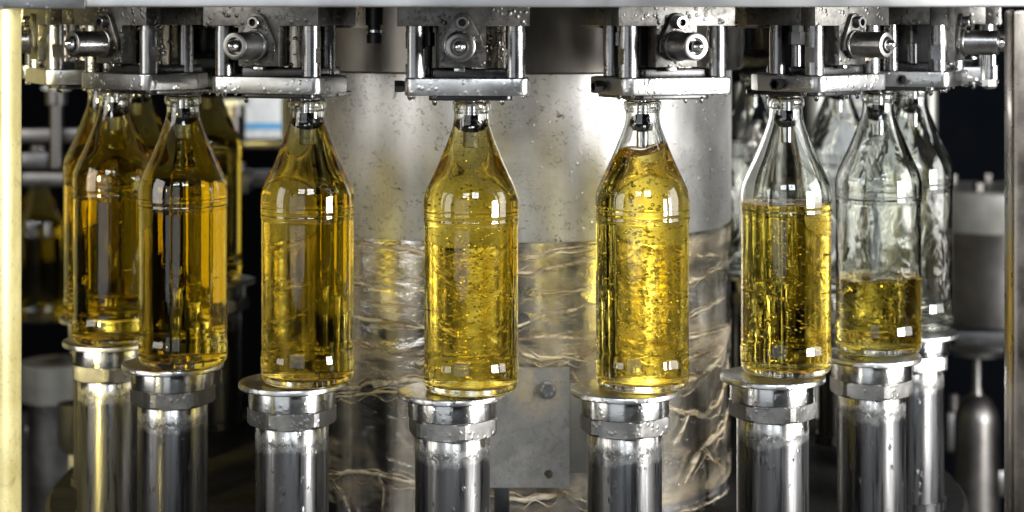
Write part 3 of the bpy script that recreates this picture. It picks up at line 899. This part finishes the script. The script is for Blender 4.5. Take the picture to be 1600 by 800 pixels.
    for i in range(26):
        it.append(((rnd.uniform(-52, 46)*mm, -80*mm, rnd.uniform(0.2715, 0.283)), 0.6*mm, 0.3*mm, rnd.uniform(0.5, 1.0)*mm, None))
    for i in range(26):
        u = rnd.uniform(-60, 48)*mm
        s = rnd.uniform(0.25, 0.5)*mm
        it.append(((u, -80*mm, rnd.uniform(0.330, 0.346)), s, 0.4*mm, s*1.1, None))
    for i in range(14):
        s = rnd.uniform(0.6, 1.2)*mm
        it.append(((50*mm, -rnd.uniform(24, 70)*mm, rnd.uniform(0.2715, 0.283)), 0.35*mm, s, s, None))
        it.append(((-56*mm, -rnd.uniform(14, 70)*mm, rnd.uniform(0.2715, 0.283)), 0.35*mm, s, s, None))
    o = link('water_drops', drops_mesh('water_drops', it, 2), M['water'], t); o['kind'] = 'stuff'
    return t
valve0 = make_valve()
VL = {
 -6: 'blurred filling valve far back at the left, over the brown bottle',
 -5: 'filling valve far back at the left, hidden by the front valves',
 -4: 'filling valve in yellowish shade, set back at the far left by the cream post',
 -3: 'leftmost front filling valve, seen from the side over the set back bottle',
 -2: 'filling valve turned left with its pin pointing at the cream post',
 -1: 'filling valve turned partly left over the bottle left of the column',
 0: 'filling valve facing straight ahead with its round pin end on',
 1: 'filling valve turned slightly right over the brightest golden bottle',
 2: 'filling valve turned right over the bottle filled to its shoulder',
 3: 'filling valve seen from the side at the right with a fitting hanging from its pin',
 4: 'filling valve over the empty wet bottle, turned away at the right',
 5: 'filling valve hidden behind the side on valve at the right',
 6: 'blurred filling valve far back, over the empty bottle between two front ones',
 7: 'blurred filling valve far back by the right edge of the column',
}
first = True
for k, lab in VL.items():
    (x, y), t = bot_xy(k)
    o = valve0 if first else copy_tree(valve0); first = False
    o.location = (x, y, 0); o.rotation_euler = (0, 0, heading(k))
    tag(o, lab, 'filling valve', 'filling valves hanging round the carousel')
    if k == -1:
        f = lathe('hose_fitting', [(0.002, 0.3130), (0.0072, 0.3130), (0.0074, 0.3210), (0.0060, 0.3214), (0.0060, 0.3290), (0.0080, 0.3294), (0.0080, 0.3620)], M['black'], o, n=30, c=(66*mm, 0.002, 0))
        lathe('ring', [(0.0061, 0.3222), (0.0069, 0.3226), (0.0069, 0.3250), (0.0061, 0.3254)], M['pintip'], f, n=30, c=(66*mm, 0.002, 0))
    if k == 3:
        f = lathe('hanging_fitting', [(0.004, 0.3000), (0.0068, 0.3000), (0.0068, 0.2900), (0.0086, 0.2898), (0.0086, 0.2765), (0.006, 0.2765)], M['collar'], o, n=36, c=(-9*mm, -0.110, 0))
        lathe('hex_nut', [(0.003, 0.2764), (0.0078, 0.2764), (0.0078, 0.2700), (0.0060, 0.2680), (0.002, 0.2672), (0, 0.2672)], M['nut'], f, n=6, c=(-9*mm, -0.110, 0), angle=20)

# ------------------------------------------------------------------ guard frame in front
yf = -0.62; df = CAM_D+yf
xl = px_x(32, df); xr = px_x(1575, df)
lp = empty('guard_post', (xl-0.02, yf, -0.5), 0, 'bright cream upright post along the left edge', 'post')
lathe('tube', [(0.0, 0.0), (0.0225, 0.0), (0.0225, 0.848), (0.0, 0.848)], M['cream'], lp, n=48, c=(-0.0025, 0, 0))
tag(box('guard_post', xr, xr+0.03, yf-0.015, yf+0.015, -0.5, 0.343, M['postr'], bev=0.004), 'narrow brown grey steel post along the right edge', 'post')
zb = px_z(11, df)
bmn = empty('guard_beam', (0, yf, zb), 0, 'pale stainless steel beam running along the top edge', 'beam')
box('beam_bar', xl+0.036, 0.60, -0.018, 0.018, 0.0, 0.045, M['beam'], bmn, 0.002)
box('end_bracket', xl-0.03, xl+0.057, -0.024, -0.0185, -0.0018, 0.045, M['plate'], bmn, 0.0025)

# ------------------------------------------------------------------ blurred machinery behind
def bg(px, py, d): return Vector((px_x(px, d), d-CAM_D, px_z(py, d)))
d = 3.0
a, b = bg(1484, 305, d), bg(1640, 372, d)
c = Vector((px_x(1590, d), d-CAM_D+0.15, 0))
dr = empty('steel_drum', (c.x, c.y, bg(0, 520, d).z), 0, 'blurred grey steel drum with a wide flange, behind the right post', 'drum')
z0 = dr.location.z
lathe('flange', [(0.05, b.z-z0), (0.112, b.z-z0), (0.114, b.z-z0+0.004), (0.114, a.z-z0-0.004), (0.110, a.z-z0), (0.0, a.z-z0)], M['palemetal'], dr, n=64)
lathe('drum_body', [(0.0, 0), (0.106, 0), (0.106, b.z-z0)], M['dimsteel'], dr, n=64)
for i in range(9):
    an = 2*pi*i/9-pi/2+0.2
    lathe('bolt', [(0.0, 0.0), (0.010, 0), (0.010, 0.014), (0.0, 0.014)], M['dimsteel'], dr, n=6, c=(0.095*cos(an), 0.095*sin(an), a.z-z0))
d = 2.9
cn = empty('steel_canister', (px_x(1526, d), d-CAM_D, -0.6), 0, 'blurred steel cylinder with a narrow cone neck low at the right', 'canister')
zt, zs, zn = px_z(555, d)+0.6, px_z(642, d)+0.6, px_z(616, d)+0.6
lathe('body', [(0, 0), (0.034, 0), (0.034, zs-0.012), (0.031, zs), (0.022, zn-0.008), (0.010, zn), (0.007, zn+0.012), (0.007, zt), (0.0, zt)], M['dimsteel'], cn, n=48)
lathe('rim', [(0.009, zt), (0.040, zt+0.001), (0.042, zt+0.010), (0, zt+0.012)], M['dark'], cn, n=48)
tag(box('dark_shelf', px_x(1470, 3.1), px_x(1760, 3.1), 0.9, 1.2, px_z(552, 3.0), px_z(520, 3.0), M['black'], bev=0.004), 'black shelf under the blurred drum at the right', 'shelf')
tag(box('navy_cabinet', px_x(1150, 3.9), px_x(1760, 3.9), 1.8, 2.2, -1.0, px_z(-60, 3.9), M['navy'], bev=0.01), 'dark navy machine cabinet far back at the right', 'cabinet')
tag(box('blue_bar', px_x(1250, 3.0), px_x(1330, 3.0), 0.92, 0.98, px_z(672, 3.0), px_z(652, 3.0), M['blue'], bev=0.003), 'small dark blue bar low between two right hand lifts', 'bar')
for px, pw, y0, y1, dd, lab in ((1276, 17, 100, 360, 3.0, 'blurred pale steel pipe behind the neck of the shoulder full bottle'),
                               (1156, 9, 130, 520, 2.9, 'narrow blurred steel pipe at the right edge of the column'),
                               (1452, 12, 100, 330, 3.1, 'blurred grey steel pipe behind the neck of the empty wet bottle')):
    hh = px_z(y0, dd)+0.6
    pp = empty('steel_pipe', (px_x(px, dd), dd-CAM_D, -0.6), 0, lab, 'pipe')
    rr = pw*dd/F_PX
    lathe('pipe_body', [(0, 0), (rr, 0), (rr, hh), (0, hh)], M['palemetal'], pp, n=32)
    for q in (0.55, 0.78): lathe('clamp_ring', [(rr, hh*q), (rr*1.5, hh*q), (rr*1.5, hh*q+0.022), (rr, hh*q+0.022)], M['dark'], pp, n=32)
mp_ = empty('machine_panel', (px_x(1375, 3.4), 3.4-CAM_D, px_z(420, 3.4)), 0, 'blurred mid grey machine panel behind the empty bottles at the right', 'panel')
sc_ = 3.4/F_PX
box('panel_sheet', -95*sc_, 85*sc_, 0, 0.02, 0, 330*sc_, M['greypaint'], mp_, 0.003)
for q in (60, 150, 250): box('panel_rib', -92*sc_, 82*sc_, -0.03, -0.001, q*sc_, (q+14)*sc_, M['palemetal'], mp_, 0.002)
br = empty('pipe_bracket', (px_x(1150, 2.85), 2.85-CAM_D, px_z(222, 2.85)), 0, 'blurred bracket with a black clamp beside the right edge of the column', 'bracket')
box('arm', -0.01, 0.045, -0.02, 0.02, 0, 0.022, M['greysteel'], br, 0.002); box('clamp', -0.015, 0.05, -0.025, 0.025, 0.0225, 0.034, M['black'], br, 0.002)
for i, (px, py, sx, sy) in enumerate(((1490, 700, 16, 60), (1545, 770, 22, 40))):
    dd = 3.3
    tt = empty('valve_block', (px_x(px, dd), dd-CAM_D, px_z(py, dd)), 0, ['dark valve block low beside the rightmost lift', 'dark valve block in the bottom right corner by the post'][i], 'valve block')
    q = dd/F_PX
    box('body', -sx*q, sx*q, -0.03, 0.03, 0, sy*q, M['dark'], tt, 0.003)
    lathe('knob', [(0, sy*q+0.0005), (sx*q*0.5, sy*q+0.0005), (sx*q*0.5, sy*q*1.4), (0, sy*q*1.4)], M['greysteel'], tt, n=20)
# left side
d = 2.95
pb = empty('conveyor_drum', (px_x(72, d), d-CAM_D+0.07, -0.6), 0, 'blurred drum with a pale metal band, low at the left beside the cream post', 'drum')
zA, zB = px_z(637, d)+0.6, px_z(577, d)+0.6
lathe('band', [(0.03, zA), (0.058, zA), (0.058, zB), (0.03, zB)], M['palemetal'], pb, n=48)
lathe('drum_body', [(0, 0), (0.046, 0), (0.046, zA+0.002)], M['dark'], pb, n=48)
sg = empty('wall_sign', (px_x(425, 3.6), 3.6-CAM_D, px_z(216, 3.6)), 0, 'blurred white sign with a blue stripe, left of the column', 'sign')
s = F_PX/3.6
box('panel', -42/s, 22/s, 0, 0.01, 0, 90/s, M['white'], sg, 0.001)
box('stripe', -40/s, 21/s, -0.004, -0.0005, 14/s, 24/s, M['blue'], sg, 0.0005)
tag(box('dark_upright', px_x(441, 3.3), px_x(452, 3.3), 1.18, 1.22, -1.0, 0.5, M['black'], bev=0.003), 'thin black upright beside the blue striped sign', 'upright')
def pipe(px, py0, py1, d, r, mat, name, lab, cat):
    t = empty(name, (px_x(px, d), d-CAM_D, px_z(py1, d)), 0, lab, cat)
    h = px_z(py0, d)-px_z(py1, d)
    lathe('pipe', [(0, 0), (r, 0), (r, h*0.72), (r*1.7, h*0.74), (r*1.7, h*0.9)], mat, t, n=32)
    lathe('cap', [(r*1.7, h*0.9), (r*2.3, h*0.91), (r*2.3, h), (0, h)], M['white'], t, n=32)
    return t
pipe(365, 155, 255, 3.0, 0.011, M['greysteel'], 'pipe_fitting', 'blurred pale pipe fitting behind the second and third bottles', 'pipe fitting')
for i, (px, py, sx, sy) in enumerate(((60, 262, 22, 26), (372, 300, 20, 34), (66, 700, 20, 40), (350, 700, 26, 60), (350, 585, 18, 36))):
    dd = 3.1
    tt = empty('valve_block', (px_x(px, dd), dd-CAM_D, px_z(py, dd)), 0, ['small grey valve block on the rail beside the cream post', 'dim valve block between the second and third bottles at shoulder height',
        'dark valve block low beside the cream post', 'dark valve block between the second and third lifts, near the bottom', 'dim valve block between the second and third lifts, at plate height'][i], 'valve block')
    q = dd/F_PX
    box('body', -sx*q, sx*q, -0.03, 0.03, 0, sy*q, M['dark'], tt, 0.003)
    lathe('knob', [(0, sy*q+0.0005), (sx*q*0.6, sy*q+0.0005), (sx*q*0.6, sy*q*1.35), (0, sy*q*1.35)], M['greysteel'], tt, n=20)
pipe(88, 128, 262, 3.0, 0.010, M['greysteel'], 'pipe_fitting', 'blurred pale pipe fitting behind the leftmost valves by the cream post', 'pipe fitting')
tag(box('guide_rail', px_x(20, 3.05), px_x(130, 3.05), 0.93, 0.97, px_z(222, 3.05), px_z(200, 3.05), M['greysteel'], bev=0.003), 'blurred grey rail behind the cream post at bottle neck height', 'rail')
tag(box('guide_rail', px_x(380, 3.0), px_x(470, 3.0), 0.88, 0.92, px_z(232, 3.0), px_z(218, 3.0), M['black'], bev=0.003), 'black rail under the blue striped sign', 'rail')
tag(box('guide_rail', px_x(-20, 3.0), px_x(440, 3.0), 1.1, 1.16, px_z(292, 3.2), px_z(270, 3.2), M['dark'], bev=0.003), 'long dark rail running behind the bottles at the left', 'rail')
dd = 3.25
b = empty('queued_bottle', (px_x(60, dd), dd-CAM_D, px_z(500, dd)), 0, 'dim amber bottle far back in the dark beside the cream post', 'bottle')
link('glass_body', full_g, M['glass'], b, angle=60); link('drink', full_l, M['liquid'], b, angle=50)
gf = empty('grease_fitting', (px_x(116, 2.5), 2.5-CAM_D, -0.18), 0, 'small dark fitting with a pale knob standing low beside the leftmost lift', 'fitting')
hh = px_z(740, 2.5)+0.18
lathe('fitting_body', [(0, 0), (0.022, 0), (0.022, hh*0.55), (0.014, hh*0.7), (0.008, hh*0.72)], M['black'], gf, n=32)
lathe('knob', [(0.0, hh*0.721), (0.008, hh*0.721), (0.008, hh), (0, hh)], M['palemetal'], gf, n=24)
